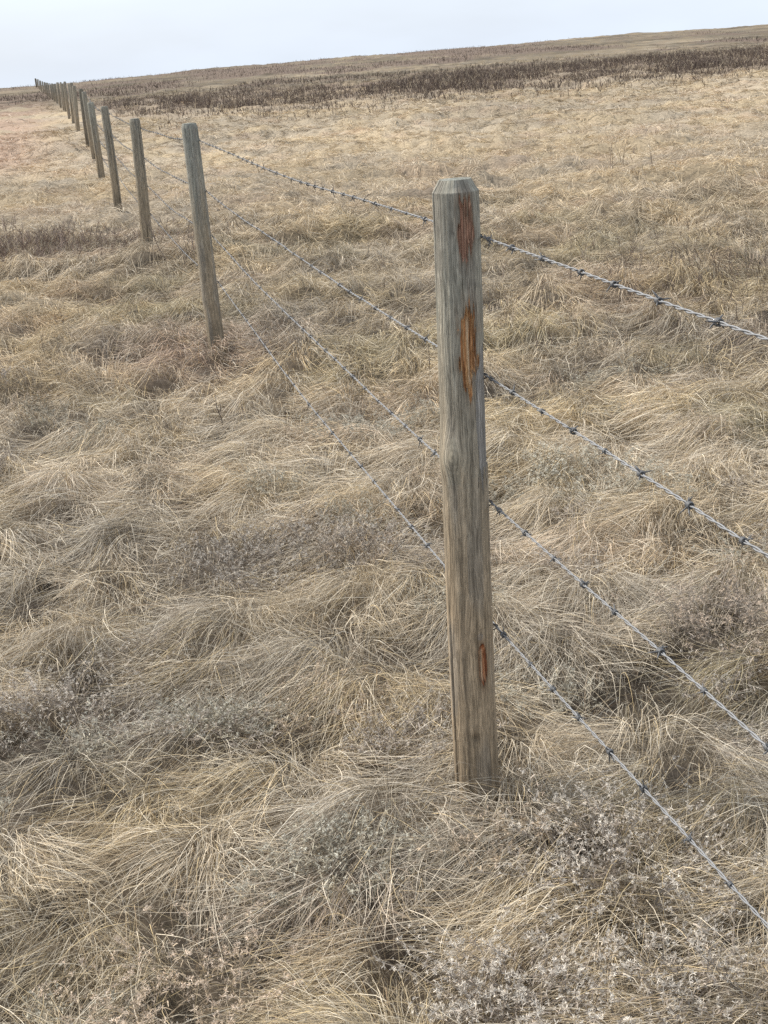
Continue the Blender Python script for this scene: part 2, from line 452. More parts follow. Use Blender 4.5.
# scattered brush on the rise beyond
n = 42000
yy = 95 * (310 / 95) ** g.random(n); xx = g.uniform(-.27, .36, n) * yy
keep = g.random(n) < .9 * sstep(.46, .62, .5 * fbm(xx / 22, yy / 50, 91, 3) + .5 * fbm(xx / 6, yy / 24, 92, 3)) * sstep(92, 125, yy)
xx, yy = xx[keep], yy[keep]
V, F, C = merge(twigs(xx, yy, np.full(len(xx), .30), .035, np.array([.09, .068, .052]), 8, .3, 2))
tag(link('distant_brush', mesh_from('distant_brush', V, F, C), M_shrub), 'thin dark streaks of low brush close under the skyline', 'brush', kind='stuff')
# small purple grey patch left of the fence
n = 1500
xx = g.normal(-3.3, .8, n); yy = 14.9 + .30 * (xx + 3.5) + g.normal(0, .42, n)
V, F, C = merge(twigs(xx, yy, np.full(n, .19) * (1 - .35 * sstep(-3.4, -2.4, xx)), .0065, np.array([.20, .15, .12]), 12, .55, 4, straw=.3))
tag(link('twiggy_undergrowth', mesh_from('twiggy_undergrowth', V, F, C), M_shrub), 'low purple grey patch of bare twigs left of the third post', 'undergrowth', kind='stuff')
# thin scattering of dark twigs in the right hand field and elsewhere
n = 1500
xx = np.concatenate([g.normal(2.45, .5, 420), g.uniform(-5, 8, 1000), g.normal(.9, .9, 80)]); yy = np.concatenate([g.normal(10.6, 1.1, 420), g.uniform(6.5, 28, 1000), g.normal(12.5, 1.5, 80)])
V, F, C = merge(twigs(xx, yy, np.full(n, .15), .0042, np.array([.13, .095, .075]), 14, .45, 3))
tag(link('dry_weeds', mesh_from('dry_weeds', V, F, C), M_shrub), 'sparse dark brown weed stems poking through the grass', 'weeds', kind='stuff')

# ------------------------------------------------------------------ grey forbs with woolly seed heads
def forb_meshes(cx, cy, rx, ry, n, H, stemcol, headcol, heads, seed, hs=.0045):
    g = np.random.default_rng(seed); n = int(n * .85)
    r = np.sqrt(g.random(n)); a = g.uniform(0, TAU, n)
    x = cx + np.cos(a) * r * rx; y = cy + np.sin(a) * r * ry
    z = mat_height(x, y) - .03
    hh = (H + .02) * g.uniform(.6, 1.15, n) * (1.1 - .4 * r * r)
    out = np.stack([np.cos(a) * r, np.sin(a) * r], 1) * .6 + g.normal(0, .55, (n, 2))
    t = np.linspace(0, 1, 5)
    P = np.stack([x[:, None] + out[:, :1] * hh[:, None] * t ** 1.4, y[:, None] + out[:, 1:] * hh[:, None] * t ** 1.4, z[:, None] + hh[:, None] * t * (1 - .15 * t)], 2)
    P[:, 1:, :2] += g.normal(0, .005, (n, 4, 2))
    sc = stemcol[None, :] * g.uniform(.5, 1.3, n)[:, None]
    st = [ribbons(P, .0016 * g.uniform(.7, 1.4, n), g.uniform(0, 3.1, n), sc, .6)]
    # little dead leaves along each stem
    for q in range(11):
        s = g.uniform(.2, 1, n); i0 = np.clip((s * 4).astype(int), 0, 3); fr = s * 4 - i0
        b = P[np.arange(n), i0] * (1 - fr)[:, None] + P[np.arange(n), i0 + 1] * fr[:, None]
        a2 = g.uniform(0, TAU, n); l = g.uniform(.008, .022, n); e = g.uniform(-.6, 1.0, n)
        d = np.stack([np.cos(a2) * np.cos(e), np.sin(a2) * np.cos(e), np.sin(e)], 1) * l[:, None]
        st.append(ribbons(np.stack([b, b + d * .6 + [0, 0, .002], b + d], 1), .0026 * g.uniform(.6, 1.4, n), g.uniform(0, 3.1, n), sc * g.uniform(.9, 1.7, n)[:, None], .3))
    # woolly heads: bursts of tiny bristles
    tips = [P[:, -1]]
    for q in range(heads * 2):
        s = g.uniform(.55, 1, n)[:, None]
        b = P[:, 2] * (1 - s) + P[:, 4] * s
        tips.append(b + g.normal(0, .010, (n, 3)) * (1 if q % 2 else .6) + [0, 0, .006])
    tp = np.concatenate(tips); tp = tp[g.random(len(tp)) < .75]
    m = len(tp); hd = []
    hc = headcol[None, :] * g.uniform(.55, 1.2, m)[:, None]
    sz = hs * .88 * g.uniform(.6, 1.7, m)
    for q in range(9):
        v = g.normal(0, 1, (m, 3)); v[:, 2] += .5; v /= np.linalg.norm(v, axis=1, keepdims=True)
        e = tp + v * sz[:, None]
        hd.append(ribbons(np.stack([tp, (tp + e) / 2, e], 1), .00105 * (sz / .0055), g.uniform(0, 3.1, m), hc, .7))
    return merge(st), merge(hd)

LIL = np.array([.78, .705, .60]); SILV = np.array([.74, .70, .58]); PNK = np.array([.80, .65, .50]); DST = np.array([.28, .235, .19]); GST = np.array([.32, .285, .215]); BST = np.array([.33, .26, .18])
FORBS = [
    ('lilac grey woolly headed forb clump, lowest in view', .20, 2.36, .13, .13, 210, .13, DST, LIL, 4, .0055),
    ('silver grey sage clump in front of the chamfered post, straw arching round it', -.16, 2.86, .17, .12, 150, .07, GST, SILV, 3, .004),
    ('wide pale grey forb clump under the lowest wire', .45, 2.72, .20, .15, 220, .13, DST, LIL, 4, .0045),
    ('dark purple grey forb clump, broadest of those behind the chamfered post', -.30, 4.95, .42, .34, 520, .13, DST * .8, LIL * .8, 2, .005),
    ('ashy forb clump half sunk in grass beside the foot of the chamfered post', .02, 3.5, .17, .16, 170, .09, DST, LIL * .85, 3, .004),
    ('pinkish seed headed forb clump among long bent straws', -.44, 2.42, .17, .13, 130, .12, BST, PNK, 4, .0055),
    ('frosty grey forb clump spreading low over a dark hollow', -.93, 3.80, .24, .15, 210, .09, DST, LIL, 3, .0042),
    ('grey green sage clump between two golden tussocks', -.50, 3.72, .18, .11, 120, .07, GST, SILV * .85, 3, .004),
    ('dark brown headed forb clump beneath the second wire', .99, 3.95, .20, .18, 220, .12, DST, PNK * .8, 4, .005),
    ('small dusty forb clump at the right edge of the lowest wire', .52, 2.30, .12, .12, 110, .11, DST, LIL * .9, 4, .005),
    ('bleached low sage clump behind the third wire', .80, 5.55, .26, .2, 240, .10, GST, SILV, 3, .005),
    ('faint grey green sage clump beside the lowest wire, farthest of the sages', .0, 6.7, .32, .25, 260, .10, GST * .9, SILV * .8, 3, .005),
]
for i, (lab, cx, cy, rx, ry, n, H, sc, hc, hd, hs) in enumerate(FORBS):
    e = bpy.data.objects.new('forb_clump', None); COL.objects.link(e)
    z0 = float(mat_height(np.array([cx]), np.array([cy]))[0])
    e.location = (cx, cy, z0); e.empty_display_size = .05
    tag(e, lab, 'dried plant', 'dried forb clumps among the grass')
    (v, f, c), (v2, f2, c2) = forb_meshes(cx, cy, rx, ry, n, H, sc, hc, hd, 300 + i, hs)
    link('stems', mesh_from('stems', v - [cx, cy, z0], f, c), M_forb, e)
    link('seed_heads', mesh_from('seed_heads', v2 - [cx, cy, z0], f2, c2), M_forb, e)
# smaller ones everywhere
pp = []
g = np.random.default_rng(77)
for i in range(60):
    yv = 2.0 * (9 / 2.0) ** g.random(); xv = g.uniform(-1, 1) * (.28 * yv + .4)
    if math.hypot(xv - .16, yv - 3.16) < .18: continue
    pal = [(DST, LIL), (GST, SILV), (BST, PNK)][g.integers(0, 3)]
    r = g.uniform(.05, .16)
    a, b = forb_meshes(xv, yv, r, r * .8, int(16 + 380 * r), g.uniform(.05, .11), pal[0], pal[1] * .85, 2, 900 + i, .0045)
    pp += [a, b]
V, F, C = merge(pp)
tag(link('ground_cover', mesh_from('ground_cover', V, F, C), M_forb), 'small dried forbs and seed heads mixed through the grass', 'ground cover', kind='stuff')

# ------------------------------------------------------------------ wire helper
def tube(P, r, sides=6, closed=False):
    P = np.asarray(P, float); k = len(P)
    T = np.gradient(P, axis=0); T /= np.linalg.norm(T, axis=1, keepdims=True) + 1e-12
    ref = np.array([0, 0, 1.]) if abs(T[0, 2]) < .9 else np.array([1., 0, 0])
    A = np.zeros_like(P); v = ref - T[0] * (ref @ T[0]); v /= np.linalg.norm(v)
    for i in range(k):
        v = v - T[i] * (v @ T[i]); v /= np.linalg.norm(v) + 1e-12; A[i] = v
    B = np.cross(T, A)
    ph = np.arange(sides) * TAU / sides
    rr = np.broadcast_to(np.asarray(r, float), (k,))
    V = (P[:, None] + rr[:, None, None] * (A[:, None] * np.cos(ph)[None, :, None] + B[:, None] * np.sin(ph)[None, :, None])).reshape(-1, 3)
    i = np.arange(k - 1)[:, None] * sides; j = np.arange(sides)[None, :]; j2 = (j + 1) % sides
    F = np.stack([i + j, i + j2, i + sides + j2, i + sides + j], -1).reshape(-1, 4)
    caps = [] if closed else [list(range(sides))[::-1], [(k - 1) * sides + q for q in range(sides)]]
    return V, F, caps

def tubes_mesh(name, paths, smooth=True):
    V, F, off, caps = [], [], 0, []
    for P, r, s in paths:
        v, f, cp = tube(P, r, s)
        V.append(v); F.append(f + off); caps += [np.array([c]) + off for c in cp]; off += len(v)
    bys = {}
    for c in caps: bys.setdefault(c.shape[1], []).append(c)
    Fl = [np.concatenate(F)] + [np.concatenate(c) for k, c in bys.items() if k >= 3]
    return mesh_from(name, np.concatenate(V), Fl, None, smooth)

# ------------------------------------------------------------------ fence posts
NEAR_LEAN = np.array([.036, 0.0]) / 1.33
post_info = [  # height, lean x per metre, radius, tint, greenness of the top
    (1.341, .0150, .0495), (1.285, -.025, .050), (1.19, .008, .052), (1.21, -.014, .052), (1.195, -.012, .055)]
WOODG = np.array([.36, .34, .275]); WOODB = np.array([.385, .295, .195]); WOODS = np.array([.32, .285, .235])

def scar_mask(phi, z, u0, zc, hz, hu, rag=.35, seed=0):
    """0..1 inside a ragged lens on the post's face (phi: angle from the viewer's side, + to the right)"""
    q = np.sin(phi); e = ((q - u0) / hu) ** 2 + np.abs((z - zc) / hz) ** 2.5
    e = e + rag * (vnoise(phi * 14 + seed, z * 26, 900 + seed) - .5) * 2 + rag * .6 * (vnoise(phi * 40 + seed, z * 9, 905 + seed) - .5)
    return np.where(np.cos(phi) > 0, e, 9.)

def build_post(i, base, z0, h, leanx, leany, rad, nphi, nz, detail, seed, green=.8, dark=1.0):
    root = bpy.data.objects.new('fence_post', None); COL.objects.link(root)
    root.location = (base[0], base[1], z0); root.empty_display_size = .1
    g = np.random.default_rng(seed)
    view = math.atan2(-base[1], -base[0]) if i < 5 else -math.pi / 2
    ph = np.arange(nphi) * TAU / nphi
    ch = .026 if i != 0 else .0245
    zs = np.concatenate([np.linspace(-.16, h - ch, nz), h - ch + ch * np.linspace(0, 1, max(3, nz // 40) + 1)[1:]])
    PH, Z = np.meshgrid(ph, zs)
    sp = np.where(PH > math.pi, PH - TAU, PH)                       # 0 faces the viewer, + to the right
    cx, cy = np.cos(PH) * 2.2, np.sin(PH) * 2.2
    sw = fbm(cx + seed, cy + Z * .9, seed, 2) - .5
    gr = (vnoise(PH / TAU * 46, Z * 3.2, seed + 3) - .5) + .7 * (vnoise(PH / TAU * 92, Z * 5.5 + 3, seed + 4) - .5)
    ck = vnoise(PH / TAU * 26 + .5 * vnoise(Z * 6, Z * 0, seed + 9), Z * 1.3, seed + 5)
    crack = sstep(.80, .93, ck)
    R = rad * (1 + .05 * sw + .018 * gr * detail) - .0042 * crack * detail - rad * .0 * Z
    R = R * (1 + .04 * (1 - np.clip(Z / h, 0, 1)) - .02 * sstep(.6, 1.0, Z / h))
    top = np.clip((Z - (h - ch)) / ch, 0, 1)
    facet = 1 - .05 * (np.abs(((PH / TAU * 7 + .3) % 1) - .5) * 2 - .5)
    R = R * np.where(top > 0, (1 - (.31 if i == 0 else .16) * top ** (.85 if i == 0 else 1.2)) * (1 + (facet - 1) * top * .5) * (1 + .07 * (vnoise(PH * 3.0, Z * 90, seed + 21) - .5) * top), 1)
    # colour
    f = np.clip(Z / h, 0, 1)
    col = WOODB[None, None] + (WOODG - WOODB)[None, None] * (sstep(.25, .95, f + .25 * sw) * green)[..., None]
    col = col * (1 + .30 * gr)[..., None] * (1 - .6 * crack)[..., None]
    st = sstep(.55, .75, vnoise(PH / TAU * 12, Z * 4, seed + 11))
    col = col + (WOODS - col) * (st * .45)[..., None]
    lich = sstep(.62, .8, fbm(PH / TAU * 16, Z * 14, seed + 13, 3)) * sstep(.2, .6, f)
    col = col + (np.array([.25, .255, .21]) - col) * (lich * .35)[..., None]
    damp = (1 - sstep(.0, .14, Z)) * .2
    col = col * (1 - damp)[..., None] * dark
    if i > 0: col = col * np.array([.84, .885, .93])
    part = np.zeros(PH.shape, int)
    if i == 0:
        # dark drying lines and a knot with swirling grain
        ln = np.exp(-((np.sin(sp) - (.28 + .05 * np.sin(Z * 9))) / .035) ** 2) * sstep(.2, .3, Z) * (1 - sstep(.72, .8, Z)) * (np.cos(sp) > 0)
        R = R - .0012 * ln; col = col * (1 - .3 * ln)[..., None]
        ln = np.exp(-((np.sin(sp) - .16) / .03) ** 2) * sstep(.85, .95, Z) * (1 - sstep(1.2, 1.28, Z)) * (np.cos(sp) > 0)
        R = R - .0018 * ln; col = col * (1 - .45 * ln)[..., None]
        ku, kz = -.42, .762
        du = (np.sin(sp) - ku) * rad; dz = Z - kz
        e = np.sqrt((du / .0115) ** 2 + (dz / .021) ** 2); kn = np.where(np.cos(sp) > 0, np.maximum(np.exp(-e ** 2 * .8), .55 * np.exp(-((du + .003) / .020) ** 2 - ((dz + .004) / .045) ** 2)), 0)
        R = R + .0095 * np.where(np.cos(sp) > -.3, np.exp(-e ** 2 * .22), 0)
        ring = (np.sin(e * 9 + 2 * vnoise(PH * 9, Z * 60, 4)) * .5 + .5) * np.exp(-e * .8) * (np.cos(sp) > 0)
        col = col + (np.array([.60, .52, .38]) - col) * (kn * .9)[..., None]
        col = col * (1 - .45 * ring)[..., None]
        part = np.where((e < .92) & (np.cos(sp) > 0), 4, part)
        # shoulder bulge below the knot
        R = R + .0035 * np.exp(-((Z - .735) / .035) ** 2) * np.clip(np.cos(sp + .5), 0, 1)
        # torn, red brown scars
        defs = [(1, .34, 1.243, .064, .34, .0045, (.40, .21, .14), (.55, .34, .23)),
                (2, .34, .985, .097, .40, .0055, (.50, .225, .09), (.68, .40, .19)),
                (3, .47, .273, .054, .185, .0085, (.48, .17, .075), (.66, .34, .17))]
        for pid, u0, zc, hz, hu, dep, c1, c2 in defs:
            wob = pid < 3
            e = scar_mask(sp, Z, u0 + wob * .10 * (vnoise(Z * 16, Z * 0 + pid, 81) - .5), zc, hz, hu * (1 if not wob else .62 + .75 * vnoise(Z * 26 + pid * 5, Z * 0, 82)), (.85, .8, .25)[pid - 1], pid * 7)
            m = 1 - sstep(.35, 1.0, e)
            R = R - dep * m
            part = np.where(e < .92, pid, part)
            gg = vnoise(sp * 30, Z * 14, 40 + pid)
            cc = np.array(c1) + (np.array(c2) - np.array(c1)) * sstep(.35, .75, gg)[..., None]
            if pid >= 2:   # a pale sliver of fresh sapwood
                sl = np.exp(-((np.sin(sp) - (u0 - .02 + .4 * (zc - Z) * (pid == 2))) / (.05 if pid == 2 else .085)) ** 2) * (1 - sstep(.7, 1, np.abs(Z - zc) / (hz * .85)))
                cc = cc + (np.array([.74, .55, .36]) - cc) * (sl * .85)[..., None]; R = R + .003 * sl * m
            cc = cc * (.6 + .55 * vnoise(sp * 50, Z * 8, 60 + pid))[..., None]
            cc = cc * (1 - .55 * sstep(.55, .9, e) * (pid == 3))[..., None]  # recess shade painted along the inner edge of the low split
            col = np.where((e < .92)[..., None], cc, col)
            rim = np.exp(-((e - 1.0) / .10) ** 2) * (np.cos(sp) > 0) * vnoise(sp * 12, Z * 30, 64 + pid)
            col = col * (1 - .6 * rim)[..., None]
            frng = np.exp(-((e - .98) / .10) ** 2) * (np.cos(sp) > 0) * sstep(.45, .7, vnoise(sp * 22, Z * 45, 74 + pid))
            R = R + .0018 * frng + (m > .3) * .0022 * (vnoise(sp * 60, Z * 16, 76 + pid) - .5)
            col = col + (np.array([.50, .39, .26]) - col) * (frng * .8)[..., None]
            stn = np.exp(-np.maximum(e - .9, 0) * 1.3) * (np.cos(sp) > 0) * (e >= .92)
            col = col + (np.array([.21, .13, .075]) - col) * (stn * .6)[..., None]
        # grey peeled strip on the right flank
        uu = np.sin(sp); edge = .60 + .12 * (vnoise(Z * 30, Z * 0, 71) - .5) + .22 * sstep(.92, 1.0, Z)
        e = np.where((uu > edge) & (np.cos(sp) > -.25) & (Z > .70 + .03 * np.sin(sp * 20)) & (Z < 1.0 - .06 * (1 - uu)), 1, 0)
        part = np.where((e > 0) & (part == 0), 5, part)
        pc = np.array([.34, .315, .28]) * (1 + .5 * gr)[..., None]
        col = np.where(((e > 0) & (part == 5))[..., None], pc, col)
        R = R - .0028 * (part == 5)
        # small dead knot near the foot
        e = np.sqrt(((np.sin(sp) - .02) * rad / .010) ** 2 + ((Z - .098) / .011) ** 2)
        m = np.where(np.cos(sp) > 0, np.exp(-e ** 2), 0); col = col * (1 - .45 * m)[..., None]; R = R - .003 * m
        e = np.sqrt(((np.sin(sp) - .42) * rad / .005) ** 2 + ((Z - .343) / .007) ** 2)
        m = np.where(np.cos(sp) > 0, np.exp(-(e - .8) ** 2 * 5), 0); col = col + (np.array([.3, .26, .22]) - col) * (m * .7)[..., None]
    WP = sp.copy()
    if i == 0:
        WP = sp + np.where(np.cos(sp) > 0, -(np.sin(sp) - ku) * .85 * np.exp(-((np.sin(sp) - ku) * rad / .022) ** 2 - ((Z - kz) / .045) ** 2), 0)
    G = np.stack([np.cos(WP) * rad, np.sin(WP) * rad, Z + seed * .37], -1).reshape(-1, 3)
    A = view + sp
    X = np.cos(A) * R + leanx * Z; Y = np.sin(A) * R + leany * Z
    bend = .006 * np.sin(Z / h * 3.0 + seed) * detail
    X = X + bend
    V = np.stack([X, Y, Z], -1).reshape(-1, 3)
    C = np.clip(col, .01, .8).reshape(-1, 3)
    nzr = len(zs)
    idx = np.arange(nzr * nphi).reshape(nzr, nphi); nxt = np.roll(idx, -1, 1)
    F = np.stack([idx[:-1], nxt[:-1], nxt[1:], idx[1:]], -1)
    fp = part[:-1]
    def sub(mask, name, mat, label=None):
        f = F[mask].reshape(-1, 4)
        u, inv = np.unique(f, return_inverse=True)
        o = link(name, mesh_from(name, V[u], inv.reshape(-1, 4), C[u], smooth=True, grain=G[u]), mat, root)
        if label: o['label'] = label
        return o
    sub(fp == 0, 'shaft', M_wood)
    if i == 0:
        sub(fp == 1, 'split_scar', M_scar, 'dull red brown tear near the top of the post')
        sub(fp == 2, 'split_scar', M_scar, 'long orange brown tear with a pale sliver')
        sub(fp == 3, 'split_scar', M_scar, 'short lens shaped red split low on the post')
        sub(fp == 4, 'knot', M_wood, 'pale bulging wood knot')
        sub(fp == 5, 'peeled_strip', M_wood, 'blue grey peeled strip of wood')
    # sawn top
    ring = V.reshape(nzr, nphi, 3)[-1]; cen = ring.mean(0)
    rows = [ring] + [cen + (ring - cen) * q + [0, 0, .0025 * (1 - q)] for q in (.66, .33)]
    tv = np.concatenate([np.stack(rows).reshape(-1, 3), [cen + [0, 0, .003]]])
    ti = np.arange(3 * nphi).reshape(3, nphi); tn = np.roll(ti, -1, 1)
    tf = np.stack([ti[:-1], tn[:-1], tn[1:], ti[1:]], -1).reshape(-1, 4)
    tt = np.stack([ti[-1], tn[-1], np.full(nphi, 3 * nphi)], -1)
    tcol = np.array([.29, .29, .245]) * (.75 + .5 * vnoise(tv[:, 0] * 300, tv[:, 1] * 300, seed))[:, None] * dark
    link('sawn_top', mesh_from('sawn_top', tv, [tf, tt], tcol, smooth=True, grain=tv * [1, 1, .2]), M_wood, root)
    return root

labels = [
    'tall weathered post with chamfered top and orange torn scars, closest to the camera',
    'second post along the fence, greenish grey with flat pale top and dark staples',
    'third post along the fence, slim grey brown, rising beside the twiggy undergrowth',
    'fourth post along the fence, bluish grey and slightly tilted',
    'fifth post along the fence, brown grey, between the bluish post and the shorter green one',
    'sixth post along the fence, grey green and thin',
    'seventh post along the fence, noticeably darker brown than its neighbours',
    'eighth post along the fence, pale grey behind the dark brown one',
    'ninth post along the fence, thin grey, where the row starts to crowd',
    'tenth post along the fence, thin brown grey in the crowded row',
]
FARLAB = 'tiny distant grey fence post in the crowded row running to the skyline'
proto_far = None
far_tops = []
for i, (px, py) in enumerate(post_xy):
    zb = float(macro(np.array([px]), np.array([py]))[0])
    g = np.random.default_rng(500 + i)
    if i < 5:
        h, lx, rad = post_info[i]
    else:
        h = 1.24 + g.uniform(-.05, .06); lx = g.normal(0, .015); rad = .05 + g.uniform(-.004, .006)
    ly = 0.0 if i == 0 else float(g.normal(0, .008))
    if i < 14 or i == len(post_xy) - 1:
        if i == 0: r = build_post(0, (px, py), zb, h, lx, ly, rad, 260, 760, 1.0, 507, .95)
        elif i < 5: r = build_post(i, (px, py), zb, h, lx, ly, rad, 90, 160, 1.0, 500 + i, (.95, .55, .6, .9)[i - 1], (1.08, 1.0, .98, 1.02)[i - 1])
        elif i == len(post_xy) - 1: r = build_post(i, (px, py), zb, h + .12, lx, ly, .12, 16, 12, .6, 500 + i, .5, .6)
        else: r = build_post(i, (px, py), zb, h, lx, ly, rad, 28, 36, .8, 500 + i, .55 + .3 * g.random(), (.95, .62, 1.0, 1.0, .95, 1.0, 1.0, .95, 1.0)[i - 5] if i < 14 else .9)
        if i == 13: proto_far = r
    else:
        r = proto_far.copy(); COL.objects.link(r); r.location = (px, py, zb)
        r.scale = (rad / .05, rad / .05, h / 1.24); r.rotation_euler = (0, lx, g.uniform(0, 6))
        for chd in proto_far.children:
            c = chd.copy(); COL.objects.link(c); c.parent = r
    r['category'] = 'fence post'; r['group'] = 'wooden posts of the barbed wire fence'
    if i == len(post_xy) - 1: r['label'] = 'stout dark end post breaking the skyline where the fence vanishes'
    else: r['label'] = labels[i] if i < len(labels) else FARLAB
    far_tops.append((px, py, zb, h, lx, rad, r))

# staples on the near posts (each holds one wire)
WH = [(1.219, .921, .635, .342), (1.179, .879, .606, .322)]
def wire_pt(k, i):
    px, py, zb, h, lx, rad, r = far_tops[i]
    hh = (WH[i] if i < 2 else [a * h / 1.30 for a in (1.20, .90, .62, .335)])[k]
    return np.array([px + lx * hh + FENCE_N[0] * (rad * 1.02 + .004), py + FENCE_N[1] * (rad * 1.02 + .004), zb + hh])
stp = None
for i in range(7):
    root = far_tops[i][6]
    for k in range(4):
        w = wire_pt(k, i)
        if stp is None:
            n3 = np.array([FENCE_N[0], FENCE_N[1], 0]); t = np.linspace(0, math.pi, 9)
            pth = np.stack([n3[0] * (-.012) + np.zeros(9), n3[1] * (-.012) + np.zeros(9), np.cos(t) * .007], 1)
            pth += n3[None] * (np.sin(t) * .016)[:, None]
            pth = np.concatenate([[pth[0] - n3 * .006], pth, [pth[-1] - n3 * .006]])
            stp = tubes_mesh('staple', [(pth, .0016, 6)])
            stp.materials.append(M_staple)
        o = bpy.data.objects.new('staple', stp); COL.objects.link(o); o.parent = root
        o.location = (w[0] - root.location.x, w[1] - root.location.y, w[2] - root.location.z)

for hz_, off in ((1.10, .25), (.83, .1), (.545, .3)):
    root = far_tops[1][6]; an = math.atan2(-9.33, .96) + off
    o = bpy.data.objects.new('staple', stp); COL.objects.link(o); o.parent = root
    o.rotation_euler = (1.5, 0, 0); o.rotation_euler = (0, 0, an - math.atan2(FENCE_N[1], FENCE_N[0]))
    o.location = (math.cos(an) * .047 - .025 * hz_, math.sin(an) * .047, hz_)

# ------------------------------------------------------------------ barbed wires
def barb_mesh(seed):
    g = np.random.default_rng(seed); paths = []
    for q, sgn in ((0, 1), (1, -1)):
        t = np.linspace(0, 2.3 * TAU, 30); o = g.uniform(0, TAU)
        hx = (np.linspace(-.0042, .0042, 30) + q * .003 - .0015)
        ring = np.stack([hx, np.cos(t + o) * 0.0043, np.sin(t + o) * 0.0043], 1)
        a = ring[0] + np.array([-.006 * sgn, *(ring[0, 1:] / 0.0043 * .0070)]) + g.normal(0, .003, 3)
        b = ring[-1] + np.array([.006 * sgn, *(ring[-1, 1:] / 0.0043 * .0070)]) + g.normal(0, .003, 3)
        P = np.concatenate([[a], [(a + ring[0] * 1) / 2], ring, [(b + ring[-1]) / 2], [b]])
        r = np.full(len(P), .00125); r[0] = .0005; r[-1] = .0005
        paths.append((P, r, 5))
    me = tubes_mesh('barb', paths); me.materials.append(M_barb)
    return me
BARBS = [barb_mesh(i) for i in range(7)]
WLAB = ['top barbed wire, highest of the four and just under the post tops',
        'second barbed wire down, about a third below the post tops',
        'third barbed wire down, at about the middle of the posts',
        'lowest barbed wire, running closest above the grass']
for k in range(4):
    g = np.random.default_rng(40 + k)
    pts = [wire_pt(k, i) for i in range(len(post_xy))]
    A = pts[0]; d0 = np.array([-FENCE_U[0], -FENCE_U[1], 0])
    end_h = (1.219, .938, .664, .392)[k]
    start = A + d0 * 3.2; start[2] = A[2] + (end_h - A[2]) * 3.2 / 1.41
    knots = [start] + pts
    seg = []
    for j in range(len(knots) - 1):
        a, b = knots[j], knots[j + 1]; L = np.linalg.norm(b - a)
        m = max(3, int(L / .006)) if j < 4 else (max(3, int(L / .02)) if j < 7 else 4)
        t = np.linspace(0, 1, m, endpoint=False)[:, None]
        p = a + (b - a) * t
        kk = np.cumsum(g.normal(0, 1, m)) ; kk = kk - np.linspace(kk[0], kk[-1], m); kk = kk / (np.abs(kk).max() + 1e-9)
        ker = np.ones(25) / 25; kk = np.convolve(np.convolve(kk, ker, 'same'), ker, 'same') if m > 120 else kk * 0
        p[:, 2] += .006 * kk * np.sin(t[:, 0] * math.pi)
        if j > 0:
            p[:, 2] -= (.018 + .006 * k) * 4 * (t * (1 - t))[:, 0] * (1 if j < 8 else .6)
            wig = .006 * np.sin(t[:, 0] * 9 + k * 2 + j) * np.sin(t[:, 0] * math.pi)
            p[:, 2] += wig
        seg.append(p)
    C0 = np.concatenate(seg + [[knots[-1]]])
    s = np.concatenate([[0], np.cumsum(np.linalg.norm(np.diff(C0, axis=0), axis=1))])
    T = np.gradient(C0, axis=0); T /= np.linalg.norm(T, axis=1, keepdims=True)
    n1 = np.cross(T, [0, 0, 1.]); n1 /= np.linalg.norm(n1, axis=1, keepdims=True); n2 = np.cross(n1, T)
    root = bpy.data.objects.new('barbed_wire', None); COL.objects.link(root); root.location = A; root.empty_display_size = .1
    tag(root, WLAB[k], 'barbed wire', 'barbed wires strung along the fence')
    near = s < 20.5
    for q in range(2):
        a = s / .075 * TAU + q * math.pi + .6 * np.sin(s * 1.7 + k)
        amp = np.where(s < 34, .0017, .0003)
        P = C0 + (n1 * np.cos(a)[:, None] + n2 * np.sin(a)[:, None]) * amp[:, None] - A
        me = tubes_mesh('strand', [(P, .00135, 6)])
        link('strand', me, M_wire, root)
    # barbs: every one a part, along the stretch that shows
    sb = []; v = .05 + g.uniform(0, .15)
    while v < 30:
        sb.append(v); v += .185 * g.uniform(.82, 1.18)
    # leave out those off the picture behind the viewer
    sb = [v for v in sb if v > 1.55]
    s_post = 3.2
    for m, v in enumerate(sb):
        j = np.searchsorted(s, v)
        p = C0[min(j, len(C0) - 1)] - A; tx = T[min(j, len(C0) - 1)]
        if m < 100:
            o = bpy.data.objects.new('barb', BARBS[int(g.integers(0, 7))]); COL.objects.link(o); o.parent = root
            o.location = p; o.scale = (1, *(float(g.uniform(.8, 1.2)),) * 2)
            yaw = math.atan2(tx[1], tx[0]); pit = -math.asin(tx[2])
            from mathutils import Euler, Matrix
            o.rotation_euler = (Matrix.Rotation(yaw, 3, 'Z') @ Matrix.Rotation(pit, 3, 'Y') @ Matrix.Rotation(float(g.uniform(0, TAU)), 3, 'X')).to_euler()
    rest = []
    for v in sb[100:]:
        j = min(np.searchsorted(s, v), len(C0) - 1); p = C0[j] - A
        for q in range(2):
            dv = g.normal(0, 1, 3); dv /= np.linalg.norm(dv)
            rest.append((np.array([p - dv * .018, p, p + dv * .018]), .0022, 4))
    if rest:
        o = link('distant_barbs', tubes_mesh('distant_barbs', rest), M_barb, root); o['kind'] = 'stuff'

